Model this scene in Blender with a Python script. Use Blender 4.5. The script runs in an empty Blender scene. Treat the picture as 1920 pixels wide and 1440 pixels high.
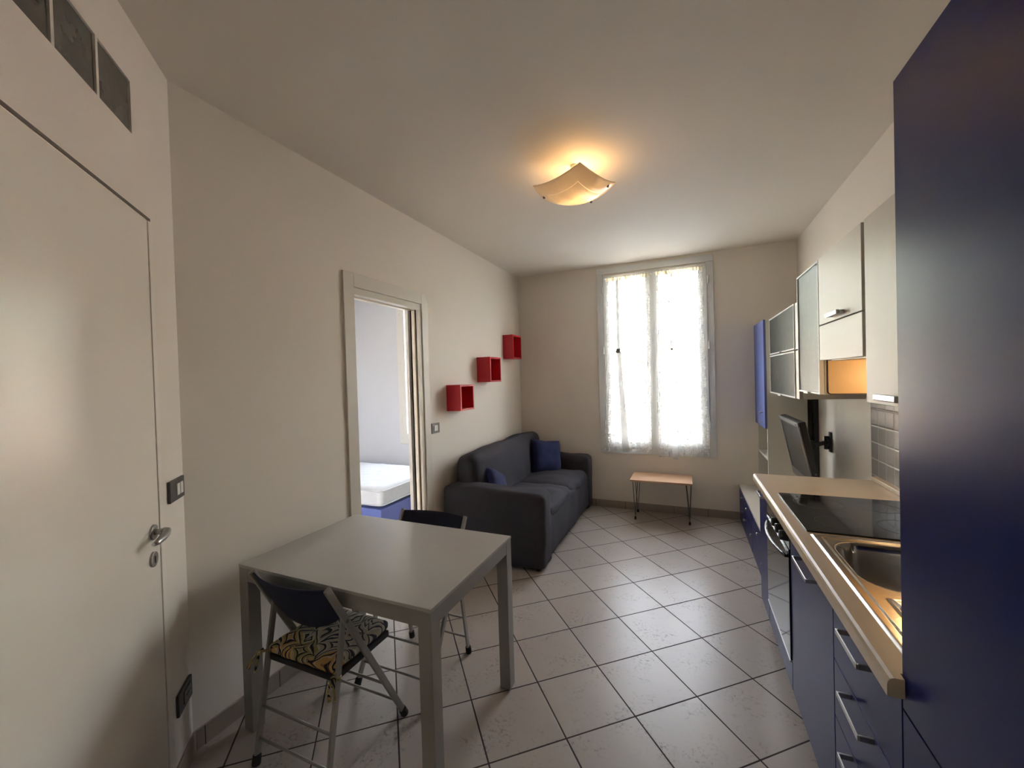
import bpy, bmesh, math, random
from mathutils import Vector, Matrix, noise
random.seed(7)
sc = bpy.context.scene
COL = sc.collection
PI = math.pi
# ------------------------------------------------------------------ camera
F_PX, PITCH, ROLL, YAW, CAM_H = 760.1, 0.01368, -0.02884, -0.40805, 1.5044
cy_, sy_ = math.cos(YAW), math.sin(YAW)
fw = Vector((sy_, cy_, 0)); rt = Vector((cy_, -sy_, 0)); up = Vector((0, 0, 1))
fw2 = fw * math.cos(PITCH) - up * math.sin(PITCH)
up2 = up * math.cos(PITCH) + fw * math.sin(PITCH)
rt3 = rt * math.cos(ROLL) + up2 * math.sin(ROLL)
up3 = up2 * math.cos(ROLL) - rt * math.sin(ROLL)
cd = bpy.data.cameras.new('camera'); cam = bpy.data.objects.new('camera', cd); COL.objects.link(cam)
cd.sensor_fit = 'HORIZONTAL'; cd.sensor_width = 36; cd.lens = F_PX / 1920 * 36
cd.clip_start = 0.02; cd.clip_end = 500
m = Matrix.Identity(4)
for i in range(3):
    m[i][0] = rt3[i]; m[i][1] = up3[i]; m[i][2] = -fw2[i]
m[0][3] = 0; m[1][3] = 0; m[2][3] = CAM_H
cam.matrix_world = m
sc.camera = cam
# ------------------------------------------------------------------ sky, sun, exposure
W = bpy.data.worlds.new('world'); sc.world = W; W.use_nodes = True
wn = W.node_tree.nodes; wl = W.node_tree.links
bg = wn['Background']
sky = wn.new('ShaderNodeTexSky'); sky.sky_type = 'NISHITA'; sky.sun_disc = False
sky.sun_elevation = math.radians(42); sky.sun_rotation = math.radians(200); sky.dust_density = 2.5; sky.air_density = 1.0
hs = wn.new('ShaderNodeHueSaturation'); hs.inputs['Saturation'].default_value = .35
tn = wn.new('ShaderNodeMix'); tn.data_type = 'RGBA'; tn.blend_type = 'MULTIPLY'; tn.inputs[0].default_value = 1; tn.inputs[7].default_value = (1.0, .965, .935, 1)   # camera white balance
wl.new(sky.outputs[0], hs.inputs['Color']); wl.new(hs.outputs[0], tn.inputs[6]); wl.new(tn.outputs[2], bg.inputs[0]); bg.inputs[1].default_value = .85
sd = bpy.data.lights.new('sun', 'SUN'); sd.energy = 8.0; sd.angle = 0.01; sd.color = (1, .97, .93)
so = bpy.data.objects.new('sun', sd); COL.objects.link(so)
so.rotation_euler = (math.radians(50), 0, math.radians(18)); so.location = (3, -8, 12)   # shines from behind the flat onto the far buildings
def portal(name, x, y, z, w, h):
    a = bpy.data.lights.new(name, 'AREA'); a.shape = 'RECTANGLE'; a.size = w; a.size_y = h; a.cycles.is_portal = True
    o = bpy.data.objects.new(name, a); COL.objects.link(o); o.location = (x, y, z); o.rotation_euler = (-PI/2, 0, 0)
portal('window_portal', -.325, 5.06, 1.68, 1.2, 2.1)
portal('bedroom_window_portal', -3.15, 5.06, 1.68, 1.3, 2.1)
sc.view_settings.view_transform = 'Standard'; sc.view_settings.look = 'None'
sc.view_settings.gamma = 1; sc.view_settings.use_curve_mapping = False
sc.view_settings.exposure = 3.40

# ------------------------------------------------------------------ material helpers
def srgb(r, g, b):
    f = lambda c: ((c/255)/12.92 if c/255 <= .04045 else (((c/255)+.055)/1.055)**2.4)
    return (f(r), f(g), f(b), 1)
def mat(name, col, rough=.5, metal=0, var=.06, scale=6, bump=0, bscale=60, spec=.5, coat=0, trans=0):
    M = bpy.data.materials.new(name); M.use_nodes = True
    nt = M.node_tree; n = nt.nodes; l = nt.links; b = n['Principled BSDF']
    c = col if len(col) == 4 else (*col, 1)
    tc = n.new('ShaderNodeTexCoord')
    no = n.new('ShaderNodeTexNoise'); no.inputs['Scale'].default_value = scale; no.inputs['Detail'].default_value = 4
    l.new(tc.outputs['Object'], no.inputs['Vector'])
    mx = n.new('ShaderNodeMix'); mx.data_type = 'RGBA'
    mx.inputs[6].default_value = tuple(max(0, x*(1-var)) for x in c[:3]) + (1,)
    mx.inputs[7].default_value = tuple(min(1, x*(1+var)) for x in c[:3]) + (1,)
    l.new(no.outputs[0], mx.inputs[0]); l.new(mx.outputs[2], b.inputs['Base Color'])
    b.inputs['Roughness'].default_value = rough; b.inputs['Metallic'].default_value = metal
    b.inputs['Specular IOR Level'].default_value = spec
    b.inputs['Coat Weight'].default_value = coat; b.inputs['Transmission Weight'].default_value = trans
    if bump:
        n2 = n.new('ShaderNodeTexNoise'); n2.inputs['Scale'].default_value = bscale; n2.inputs['Detail'].default_value = 3
        l.new(tc.outputs['Object'], n2.inputs['Vector'])
        bp = n.new('ShaderNodeBump'); bp.inputs['Strength'].default_value = bump; bp.inputs['Distance'].default_value = .004
        l.new(n2.outputs[0], bp.inputs['Height']); l.new(bp.outputs[0], b.inputs['Normal'])
    return M
class G:
    """tiny node-graph helper"""
    def __init__(s, M): s.nt = M.node_tree; s.n = s.nt.nodes; s.l = s.nt.links
    def put(s, v, sock):
        if isinstance(v, bpy.types.NodeSocket): s.l.new(v, sock)
        else: sock.default_value = v
    def m(s, op, a, b=0, c=0):
        x = s.n.new('ShaderNodeMath'); x.operation = op
        s.put(a, x.inputs[0]); s.put(b, x.inputs[1]); s.put(c, x.inputs[2]); return x.outputs[0]
    def dot(s, v, d):
        x = s.n.new('ShaderNodeVectorMath'); x.operation = 'DOT_PRODUCT'; s.l.new(v, x.inputs[0]); x.inputs[1].default_value = d; return x.outputs['Value']
    def pos(s): return s.n.new('ShaderNodeTexCoord').outputs['Object']
    def noise(s, v, scale, detail=4, rough=.5):
        x = s.n.new('ShaderNodeTexNoise'); s.l.new(v, x.inputs['Vector']); x.inputs['Scale'].default_value = scale
        x.inputs['Detail'].default_value = detail; x.inputs['Roughness'].default_value = rough; return x.outputs[0]
    def mix(s, f, a, b):
        x = s.n.new('ShaderNodeMix'); x.data_type = 'RGBA'; s.put(f, x.inputs[0]); s.put(a, x.inputs[6]); s.put(b, x.inputs[7]); return x.outputs[2]
    def scalev(s, v, sc_):
        x = s.n.new('ShaderNodeVectorMath'); x.operation = 'MULTIPLY'; s.l.new(v, x.inputs[0]); x.inputs[1].default_value = sc_; return x.outputs[0]
    def smooth(s, v, a, b):
        x = s.n.new('ShaderNodeMapRange'); x.interpolation_type = 'SMOOTHSTEP'; s.put(v, x.inputs[0]); x.inputs[1].default_value = a; x.inputs[2].default_value = b; return x.outputs[0]
    def comb(s, a, b, c=0.):
        x = s.n.new('ShaderNodeCombineXYZ'); s.put(a, x.inputs[0]); s.put(b, x.inputs[1]); s.put(c, x.inputs[2]); return x.outputs[0]

wall_m = mat('wall_paint', (.87, .80, .70), .62, var=.02, scale=1.5, bump=.12, bscale=35)
ceil_m = mat('ceiling_paint', (.83, .76, .665), .75, var=.02, scale=1.2, bump=.1, bscale=25)
bed_wall_m = mat('wall_paint_daylit', (.66, .69, .76), .7, var=.02, scale=1.5)  # same paint as the living room, cool daylight put into its colour
door_m = mat('door_lacquer', (.88, .82, .72), .3, var=.01, scale=2)
trim_m = mat('cream_trim', (.75, .70, .61), .4, var=.03)
win_m = mat('window_paint', (.74, .74, .72), .45, var=.02)
white_cab = mat('cream_laminate', (.70, .66, .575), .42, spec=.3, var=.02, scale=3)
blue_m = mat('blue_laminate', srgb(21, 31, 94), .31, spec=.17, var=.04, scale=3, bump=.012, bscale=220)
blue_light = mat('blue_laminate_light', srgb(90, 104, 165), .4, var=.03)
dark_gap = mat('dark_gap', (.02, .02, .025), .8)
counter_m = mat('countertop_laminate', (.60, .485, .345), .33, var=.04, scale=9)
steel = mat('brushed_steel', (.47, .44, .40), .19, 1, var=.06, scale=40, bump=.03, bscale=90)
chrome = mat('satin_chrome', (.46, .45, .44), .3, 1, var=.02)
alu = mat('aluminium_paint', (.34, .325, .295), .42, .35, var=.05, scale=20)
table_top_m = mat('table_laminate', (.44, .425, .39), .30, var=.03, scale=14)
black_glass = mat('black_glass', (.012, .012, .013), .06, var=.05, spec=.3)
black_pl = mat('black_plastic', (.012, .012, .014), .38)
rubber = mat('black_rubber', (.012, .012, .012), .7)
navy = mat('navy_cloth', (.007, .008, .032), .8, var=.15, scale=30, bump=.25, bscale=260)
sofa_m = mat('charcoal_slipcover', (.041, .038, .048), .92, var=.16, scale=14, bump=.55, bscale=45)
pillow_m = mat('blue_cushion_cloth', (.012, .018, .085), .85, var=.2, scale=25, bump=.4, bscale=120)
red_m = mat('red_lacquer', (.62, .02, .035), .4, var=.06)
wood_m = mat('beech_laminate', (.66, .42, .26), .42, var=.1, scale=10)
skirt_m = mat('skirting_tile', (.36, .30, .245), .45, var=.12, scale=14)
plate_m = mat('switch_plate_grey', (.06, .055, .05), .4)
plate2_m = mat('switch_plate_brown', (.10, .08, .07), .35)
sw_white = mat('switch_button_white', (.8, .79, .75), .35)
hair_m = mat('wire_metal', (.16, .16, .15), .35, .8)
matt_m = mat('mattress_cloth', (.50, .535, .58), .85, var=.05, scale=20, bump=1.0, bscale=14)
honey_m = mat('honey_panel', (.84, .60, .34), .45, var=.05, scale=8)
screen_m = mat('tv_screen', (.03, .031, .028), .3, spec=.3, var=.1)
bezel_m = mat('tv_bezel', (.13, .12, .10), .45)
cyl_m = mat('lock_rosette_metal', (.35, .34, .33), .3, .9)

def floor_material(name, ox, oy, ang, s, base, dark, grout):
    M = bpy.data.materials.new(name); M.use_nodes = True; g = G(M); b = g.n['Principled BSDF']
    p = g.pos(); c, sn = math.cos(ang), math.sin(ang)
    u = g.m('ADD', g.dot(p, (c/s, sn/s, 0)), -(ox*c+oy*sn)/s); v = g.m('ADD', g.dot(p, (-sn/s, c/s, 0)), -(-ox*sn+oy*c)/s)
    def d(x): return g.m('ABSOLUTE', g.m('SUBTRACT', g.m('FRACT', g.m('ADD', x, .5)), .5))
    dist = g.m('MINIMUM', d(u), d(v))
    wob = g.m('MULTIPLY', g.noise(p, 3.0), .006)
    line = g.smooth(dist, .0085, .0125)
    line = g.smooth(g.m('ADD', dist, g.m('SUBTRACT', wob, .003)), .0075, .0125)
    cell = g.comb(g.m('FLOOR', u), g.m('FLOOR', v))
    wnz = g.n.new('ShaderNodeTexWhiteNoise'); g.l.new(cell, wnz.inputs['Vector'])
    n1 = g.noise(p, 5.5, 5, .62); n2 = g.noise(p, 60, 4, .65); n3 = g.noise(p, 16, 5, .7)
    blot = g.m('MULTIPLY', g.smooth(n1, .46, .66), g.smooth(n2, .5, .66))
    blot = g.m('MAXIMUM', blot, g.m('MULTIPLY', g.smooth(n3, .56, .74), .45))
    col = g.mix(blot, base, dark)
    col = g.mix(g.m('MULTIPLY', wnz.outputs['Value'], .22), col, dark)
    col = g.mix(line, grout, col)
    g.l.new(col, b.inputs['Base Color'])
    r = g.m('ADD', g.m('MULTIPLY', g.m('SUBTRACT', 1.0, line), .5), g.m('ADD', .27, g.m('MULTIPLY', n2, .12)))
    g.l.new(r, b.inputs['Roughness'])
    bp = g.n.new('ShaderNodeBump'); bp.inputs['Strength'].default_value = .35; bp.inputs['Distance'].default_value = .002
    g.l.new(line, bp.inputs['Height']); g.l.new(bp.outputs[0], b.inputs['Normal'])
    return M
floor_m = floor_material('floor_tile', .0113, 2.0378, .71229, .333, (.47, .42, .375, 1), (.26, .215, .18, 1), (.035, .022, .018, 1))

def tile_wall_material():
    M = bpy.data.materials.new('backsplash_tile'); M.use_nodes = True; g = G(M); b = g.n['Principled BSDF']
    p = g.pos(); u = g.m('ADD', g.dot(p, (0, 1/.0965, 0)), -3.009/.0965); v = g.m('ADD', g.dot(p, (0, 0, 1/.0965)), -1.271/.0965)
    def d(x): return g.m('ABSOLUTE', g.m('SUBTRACT', g.m('FRACT', g.m('ADD', x, .5)), .5))
    line = g.smooth(g.m('MINIMUM', d(u), d(v)), .02, .05)
    cell = g.comb(g.m('FLOOR', u), g.m('FLOOR', v)); wnz = g.n.new('ShaderNodeTexWhiteNoise'); g.l.new(cell, wnz.inputs['Vector'])
    n1 = g.noise(p, 45, 4)
    col = g.mix(g.m('ADD', g.m('MULTIPLY', wnz.outputs['Value'], .5), g.m('MULTIPLY', n1, .4)), (.27, .25, .235, 1), (.42, .40, .375, 1))
    col = g.mix(line, (.55, .52, .48, 1), col); g.l.new(col, b.inputs['Base Color']); b.inputs['Roughness'].default_value = .25
    bp = g.n.new('ShaderNodeBump'); bp.inputs['Strength'].default_value = .8; bp.inputs['Distance'].default_value = .003
    g.l.new(g.m('ADD', g.smooth(g.m('MINIMUM', d(u), d(v)), .0, .09), g.m('MULTIPLY', n1, .15)), bp.inputs['Height']); g.l.new(bp.outputs[0], b.inputs['Normal'])
    return M
tile_m = tile_wall_material()

def glass_material(name, tint, transp, rough, base, streak=False):
    M = bpy.data.materials.new(name); M.use_nodes = True; g = G(M); b = g.n['Principled BSDF']; out = g.n['Material Output']
    b.inputs['Base Color'].default_value = base; b.inputs['Roughness'].default_value = rough; b.inputs['Specular IOR Level'].default_value = .5 if rough < .1 else .28
    t = g.n.new('ShaderNodeBsdfTransparent'); t.inputs[0].default_value = tint
    mx = g.n.new('ShaderNodeMixShader'); g.l.new(b.outputs[0], mx.inputs[1]); g.l.new(t.outputs[0], mx.inputs[2])
    if streak:
        n1 = g.noise(g.scalev(g.pos(), (8, 8, 3)), 5, 5, .6)
        g.l.new(g.m('SUBTRACT', transp, g.m('MULTIPLY', g.smooth(n1, .55, .75), .18)), mx.inputs[0])
    else: mx.inputs[0].default_value = transp
    g.l.new(mx.outputs[0], out.inputs[0]); return M
pane_m = glass_material('window_glass', (.97, .98, .98, 1), .93, .02, (.9, .92, .92, 1))
frost_m = glass_material('frosted_cabinet_glass', (.8, .84, .8, 1), .34, .3, (.085, .09, .075, 1), True)

def curtain_material():
    M = bpy.data.materials.new('sheer_curtain'); M.use_nodes = True; g = G(M); out = g.n['Material Output']
    p = g.pos()
    h = g.noise(g.scalev(p, (22, 1, 85)), 1, 2, .6); v = g.noise(g.scalev(p, (85, 1, 16)), 1, 2, .6); bgn = g.noise(p, 7, 4, .6)
    dens = g.m('MAXIMUM', g.smooth(h, .53, .585), g.smooth(v, .545, .60))
    dens = g.m('MULTIPLY', dens, g.m('ADD', .35, g.m('MULTIPLY', g.smooth(bgn, .38, .50), .65)))
    tr = g.n.new('ShaderNodeBsdfTransparent'); tl = g.n.new('ShaderNodeBsdfTranslucent'); df = g.n.new('ShaderNodeBsdfDiffuse')
    tl.inputs[0].default_value = (.7, .69, .66, 1); df.inputs[0].default_value = (.80, .79, .75, 1)
    a = g.n.new('ShaderNodeMixShader'); g.l.new(g.m('ADD', .5, g.m('MULTIPLY', dens, .46)), a.inputs[0]); g.l.new(tl.outputs[0], a.inputs[1]); g.l.new(df.outputs[0], a.inputs[2])
    mx = g.n.new('ShaderNodeMixShader'); g.l.new(g.m('ADD', .20, g.m('MULTIPLY', dens, .79)), mx.inputs[0])
    g.l.new(tr.outputs[0], mx.inputs[1]); g.l.new(a.outputs[0], mx.inputs[2]); g.l.new(mx.outputs[0], out.inputs[0]); return M
curtain_m = curtain_material()
def cloth_translucent(name, c, k):
    M = bpy.data.materials.new(name); M.use_nodes = True; g = G(M); out = g.n['Material Output']
    tl = g.n.new('ShaderNodeBsdfTranslucent'); df = g.n.new('ShaderNodeBsdfDiffuse'); col = g.mix(g.noise(g.pos(), 120), tuple(x*.85 for x in c)+(1,), c+(1,))
    g.l.new(col, tl.inputs[0]); g.l.new(col, df.inputs[0])
    a = g.n.new('ShaderNodeMixShader'); a.inputs[0].default_value = k; g.l.new(tl.outputs[0], a.inputs[1]); g.l.new(df.outputs[0], a.inputs[2])
    g.l.new(a.outputs[0], out.inputs[0]); return M
pleat_m = cloth_translucent('curtain_pleat_cloth', (.62, .61, .58), .84)
header_m = cloth_translucent('curtain_header_cloth', (.82, .74, .55), .4)

def lamp_glass_material(cx, cy, ux, uy):
    M = bpy.data.materials.new('lamp_glass'); M.use_nodes = True; g = G(M); out = g.n['Material Output']
    p = g.pos()   # object space: x, y along the sides of the square, origin at the centre
    au = g.m('ABSOLUTE', g.dot(p, (1, 0, 0))); av = g.m('ABSOLUTE', g.dot(p, (0, 1, 0)))
    q = g.m('MAXIMUM', au, av)
    line = g.m('MULTIPLY', g.smooth(q, .1085, .1100), g.m('SUBTRACT', 1.0, g.smooth(q, .1115, .113)))
    nz = g.noise(p, 14, 4)
    col = g.mix(nz, (.78, .72, .62, 1), (.88, .83, .74, 1)); col = g.mix(line, col, (1, 1, .97, 1))
    tl = g.n.new('ShaderNodeBsdfTranslucent'); b = g.n['Principled BSDF']; b.inputs['Roughness'].default_value = .15
    g.l.new(col, tl.inputs[0]); g.l.new(col, b.inputs['Base Color'])
    mx = g.n.new('ShaderNodeMixShader'); g.l.new(g.m('ADD', .5, g.m('MULTIPLY', line, .35)), mx.inputs[0]); g.l.new(b.outputs[0], mx.inputs[1]); g.l.new(tl.outputs[0], mx.inputs[2])
    g.l.new(mx.outputs[0], out.inputs[0]); return M

def cushion_pattern():
    M = bpy.data.materials.new('patterned_cushion_cloth'); M.use_nodes = True; g = G(M); b = g.n['Principled BSDF']
    p = g.pos()
    wv = g.n.new('ShaderNodeTexNoise'); wv.inputs['Scale'].default_value = 7; g.l.new(p, wv.inputs['Vector'])
    va = g.n.new('ShaderNodeVectorMath'); va.operation = 'MULTIPLY_ADD'; g.l.new(wv.outputs['Color'], va.inputs[0]); va.inputs[1].default_value = (.13, .13, 0); g.l.new(p, va.inputs[2])
    q = va.outputs[0]
    vo = g.n.new('ShaderNodeTexVoronoi'); vo.feature = 'F1'; vo.inputs['Scale'].default_value = 10; vo.distance = 'MINKOWSKI'; vo.inputs['Exponent'].default_value = .62; vo.voronoi_dimensions = '2D'; g.l.new(q, vo.inputs['Vector'])
    d = vo.outputs['Distance']
    ring = g.m('FRACT', g.m('MULTIPLY', d, 1.9))
    dark = g.m('MULTIPLY', g.smooth(ring, .50, .58), g.m('SUBTRACT', 1.0, g.smooth(ring, .80, .88)))
    pale = g.m('MULTIPLY', g.smooth(ring, .30, .36), g.m('SUBTRACT', 1.0, g.smooth(ring, .42, .48)))
    cl = g.n.new('ShaderNodeSeparateColor'); g.l.new(vo.outputs['Color'], cl.inputs[0])
    base = g.mix(g.smooth(cl.outputs[0], .35, .5), (.22, .25, .23, 1), (.33, .28, .11, 1))
    base = g.mix(g.smooth(cl.outputs[1], .6, .7), base, (.55, .33, .12, 1))
    base = g.mix(g.smooth(cl.outputs[2], .55, .6), base, (.42, .37, .28, 1))
    col = g.mix(pale, base, (.58, .54, .44, 1)); col = g.mix(dark, col, (.015, .016, .035, 1))
    g.l.new(col, b.inputs['Base Color']); b.inputs['Roughness'].default_value = .9; return M
cush_m = cushion_pattern()

# ------------------------------------------------------------------ mesh helpers
class MB:
    def __init__(s): s.bm = bmesh.new()
    def box(s, x0, x1, y0, y1, z0, z1):
        v = [s.bm.verts.new((x, y, z)) for z in (z0, z1) for x, y in ((x0, y0), (x1, y0), (x1, y1), (x0, y1))]
        for f in ((3, 2, 1, 0), (4, 5, 6, 7), (0, 1, 5, 4), (1, 2, 6, 5), (2, 3, 7, 6), (3, 0, 4, 7)): s.bm.faces.new([v[i] for i in f])
        return s
    def frame(s, axis, a, b, u0, u1, v0, v1, w):
        """four-sided frame; axis 'x': plane normal X from a to b, u = y, v = z; 'y': normal Y, u = x"""
        for (p, q, r, t) in ((u0, u1, v0, v0+w), (u0, u1, v1-w, v1), (u0, u0+w, v0+w, v1-w), (u1-w, u1, v0+w, v1-w)):
            if axis == 'x': s.box(a, b, p, q, r, t)
            else: s.box(p, q, a, b, r, t)
        return s
    def obox(s, c, ax, ay, az):
        """oriented box: centre and three half-axis vectors"""
        c = Vector(c); ax = Vector(ax); ay = Vector(ay); az = Vector(az)
        v = [s.bm.verts.new(c + i*ax + j*ay + k*az) for k in (-1, 1) for i, j in ((-1, -1), (1, -1), (1, 1), (-1, 1))]
        for f in ((3, 2, 1, 0), (4, 5, 6, 7), (0, 1, 5, 4), (1, 2, 6, 5), (2, 3, 7, 6), (3, 0, 4, 7)): s.bm.faces.new([v[i] for i in f])
        return s
    def bar(s, p, q, w, t, side=(1, 0, 0)):
        """flat bar from p to q; w = width in the plane across side, t = thickness along side"""
        p = Vector(p); q = Vector(q); d = q-p; sd_ = Vector(side).normalized(); n = d.cross(sd_).normalized()
        return s.obox((p+q)/2, d/2, n*w/2, sd_*t/2)
    def tube(s, pts, r, seg=12, cap=True):
        pts = [Vector(p) for p in pts]; rings = []; nrm = None
        for i, p in enumerate(pts):
            d = (pts[min(i+1, len(pts)-1)] - pts[max(i-1, 0)]).normalized()
            if nrm is None: nrm = d.orthogonal().normalized()
            nrm = (nrm - d*nrm.dot(d)).normalized(); bn = d.cross(nrm)
            rr = r[i] if isinstance(r, (list, tuple)) else r
            rings.append([s.bm.verts.new(p + rr*(math.cos(2*PI*k/seg)*nrm + math.sin(2*PI*k/seg)*bn)) for k in range(seg)])
        for a, b in zip(rings, rings[1:]):
            for k in range(seg): 
                f = s.bm.faces.new((a[k], a[(k+1) % seg], b[(k+1) % seg], b[k])); f.smooth = True
        if cap: s.bm.faces.new(rings[0][::-1]); s.bm.faces.new(rings[-1])
        return s
    def prism(s, poly, axis, a, b):
        """extrude polygon; axis 'z': poly (x,y); 'y': poly (x,z); 'x': poly (y,z)"""
        mk = {'z': lambda p, t: (p[0], p[1], t), 'y': lambda p, t: (p[0], t, p[1]), 'x': lambda p, t: (t, p[0], p[1])}[axis]
        A = [s.bm.verts.new(mk(p, a)) for p in poly]; B = [s.bm.verts.new(mk(p, b)) for p in poly]; n = len(poly)
        for i in range(n): s.bm.faces.new((A[i], A[(i+1) % n], B[(i+1) % n], B[i]))
        s.bm.faces.new(A[::-1]); s.bm.faces.new(B); return s
    def grid(s, fn, nu, nv, smooth=True, closed_u=False):
        V = [[s.bm.verts.new(fn(i/nu, j/nv)) for j in range(nv+1)] for i in range(nu+1)]
        for i in range(nu):
            for j in range(nv):
                f = s.bm.faces.new((V[i][j], V[i+1][j], V[i+1][j+1], V[i][j+1])); f.smooth = smooth
        return s
    def soft(s, c, size, r, n=14, puff=(0, 0, 0), amp=0, freq=6, rot=None, warp=None, seed=0):
        """rounded, slightly lumpy box: cube grid pushed onto a rounded box"""
        tmp = bmesh.new(); bmesh.ops.create_cube(tmp, size=2); bmesh.ops.subdivide_edges(tmp, edges=tmp.edges[:], cuts=n, use_grid_fill=True)
        c = Vector(c); h = Vector(size)/2; mp = {}
        for v in tmp.verts:
            q = Vector(v.co); o = Vector((q.x*h.x, q.y*h.y, q.z*h.z))
            inner = Vector([max(-(h[k]-r), min(h[k]-r, o[k])) for k in range(3)])
            d = o - inner
            if d.length > 1e-9: o = inner + d.normalized()*r
            for k in range(3):
                a, b = (k+1) % 3, (k+2) % 3
                o[k] += puff[k]*q[k]*(1-q[a]**2)*(1-q[b]**2)
            if amp:
                nn = noise.noise_vector((o + c)*freq + Vector((seed*3.7, seed, 0))); o += nn*amp
            if warp: o = warp(o)
            if rot: o = rot @ o
            mp[v] = s.bm.verts.new(c + o)
        for f in tmp.faces:
            g_ = s.bm.faces.new([mp[v] for v in f.verts]); g_.smooth = True
        tmp.free(); return s
    def build(s, name, m_, parent=None, bev=0, seg=2, subsurf=0, solid=0, local=False):
        bmesh.ops.recalc_face_normals(s.bm, faces=s.bm.faces[:])
        off = Vector((0, 0, 0))
        if parent is not None and not local:
            q = parent
            while q is not None: off += q.location; q = q.parent
            bmesh.ops.translate(s.bm, verts=s.bm.verts[:], vec=-off)
        me = bpy.data.meshes.new(name); s.bm.to_mesh(me); s.bm.free(); me.materials.append(m_)
        o = bpy.data.objects.new(name, me); COL.objects.link(o)
        if parent is not None: o.parent = parent
        if solid:
            md = o.modifiers.new('solid', 'SOLIDIFY'); md.thickness = solid; md.offset = 0
        if bev:
            md = o.modifiers.new('bevel', 'BEVEL'); md.width = bev; md.segments = seg; md.limit_method = 'ANGLE'; md.angle_limit = math.radians(35)
        if subsurf:
            md = o.modifiers.new('sub', 'SUBSURF'); md.levels = subsurf; md.render_levels = subsurf
        return o
def B(*a): return MB().box(*a)
def thing(name, label, cat, loc=(0, 0, 0), rz=0, group=None):
    o = bpy.data.objects.new(name, None); COL.objects.link(o); o.location = loc; o.rotation_euler = (0, 0, rz); o.empty_display_size = .1
    o['label'] = label; o['category'] = cat
    if group: o['group'] = group
    return o
def tag(o, label, cat, group=None):
    o['label'] = label; o['category'] = cat
    if group: o['group'] = group
    return o
def struct(o, label=None):
    o['kind'] = 'structure'
    if label: o['label'] = label
    return o
def copy_tree(o, parent=None):
    c = o.copy(); COL.objects.link(c)
    if parent is not None: c.parent = parent
    for ch in list(o.children): copy_tree(ch, c)
    return c
def emptyst(name, label=None):
    o = bpy.data.objects.new(name, None); COL.objects.link(o); o['kind'] = 'structure'
    if label: o['label'] = label
    return o

# ================================================================== room shell
XL, XR, YB, HC = -1.9065, .989, 4.6723, 2.7516
CY0 = .9818; DN = .77814
dvec = Vector((math.sin(DN), -math.cos(DN), 0)); nvec = Vector((math.cos(DN), math.sin(DN), 0))  # along the entry wall, into the room
def DWp(s, n=0, z=0): return Vector((XL, CY0, 0)) + dvec*s + nvec*n + Vector((0, 0, z))
SEND = 2.4
pe = DWp(SEND)
YR = pe.y
struct(MB().prism([(XL, CY0), (pe.x, YR), (XR, YR), (XR, YB), (XL, YB)], 'z', -.12, 0).build('floor', floor_m))
struct(B(-6.2, XL, .2, YB, -.12, 0).build('floor_bedroom', floor_m))
struct(B(-6.4, XR+.25, YR-.25, YB+.34, HC, HC+.2).build('ceiling', ceil_m))
# left wall with the sliding door opening
OY0, OY1, OZ = 1.947, 2.60, 2.075
wl_ = MB(); XB = XL-.12
wl_.box(XB, XL, CY0-.2, OY0, 0, HC); wl_.box(XB, XL, OY0, 2.64, OZ, HC)
wl_.box(XB, XL, 2.64, YB, 0, HC)
struct(wl_.build('wall_left', wall_m))
# back wall with two window openings
WX0, WX1, WZ0, WZ1 = -.858, .21, .69, 2.636
BX0, BX1 = -3.70, -2.60
wb = MB(); T0, T1 = YB, YB+.32
wb.box(-6.4, BX0, T0, T1, 0, HC); wb.box(BX1, WX0, T0, T1, 0, HC); wb.box(WX1, XR+.25, T0, T1, 0, HC)
for a, b in ((BX0, BX1), (WX0, WX1)):
    wb.box(a, b, T0, T1, 0, WZ0); wb.box(a, b, T0, T1, WZ1, HC)
struct(wb.build('wall_back', wall_m))
struct(B(XR, XR+.25, YR, YB, 0, HC).build('wall_right', wall_m))
struct(B(pe.x-.3, XR+.25, YR-.25, YR, 0, HC).build('wall_rear', wall_m))
# entry wall with door opening and the strip of glass blocks
D0, D1, DZ = .222, 1.06, 2.112
GB0, GP, GZ0, GZ1 = .309, .191, 2.36, 2.535
NB = 5; GB1 = GB0 + GP*NB
def dbox(mb, s0, s1, n0, n1, z0, z1):
    c = DWp((s0+s1)/2, (n0+n1)/2, (z0+z1)/2); return mb.obox(c, dvec*(s1-s0)/2, nvec*(n1-n0)/2, Vector((0, 0, (z1-z0)/2)))
we = MB()
dbox(we, -.12, D0, -.12, 0, 0, HC); dbox(we, D1, SEND+.2, -.12, 0, 0, HC); dbox(we, D0, D1, -.12, 0, DZ, GZ0)
dbox(we, D0, GB0, -.12, 0, GZ0, HC); dbox(we, GB0, GB1, -.12, 0, GZ1, HC)
if GB1 < D1: dbox(we, GB1, D1, -.12, 0, GZ0, HC)
else: dbox(we, GB1, GB1+.01, -.12, 0, GZ0, GZ1)
struct(we.build('wall_entry', wall_m))
# bedroom walls
struct(B(-6.4, -6.2, .2, YB, 0, HC).build('wall_bedroom_far', bed_wall_m))
struct(B(-6.2, XB, .0, .2, 0, HC).build('wall_bedroom_side', bed_wall_m))
struct(B(-6.2, XB-.001, YB-.012, YB, 0, HC).box(-.1, -.1, 0, 0, 0, 0).build('wall_bedroom_window', bed_wall_m)) if False else None
lin = MB(); lin.box(-6.2, BX0-.06, YB-.01, YB, 0, HC); lin.box(BX1+.06, XB, YB-.01, YB, 0, HC); lin.box(BX0-.06, BX1+.06, YB-.01, YB, 0, .62); lin.box(BX0-.06, BX1+.06, YB-.01, YB, 2.72, HC)
struct(lin.build('wall_bedroom_window', bed_wall_m))

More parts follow.
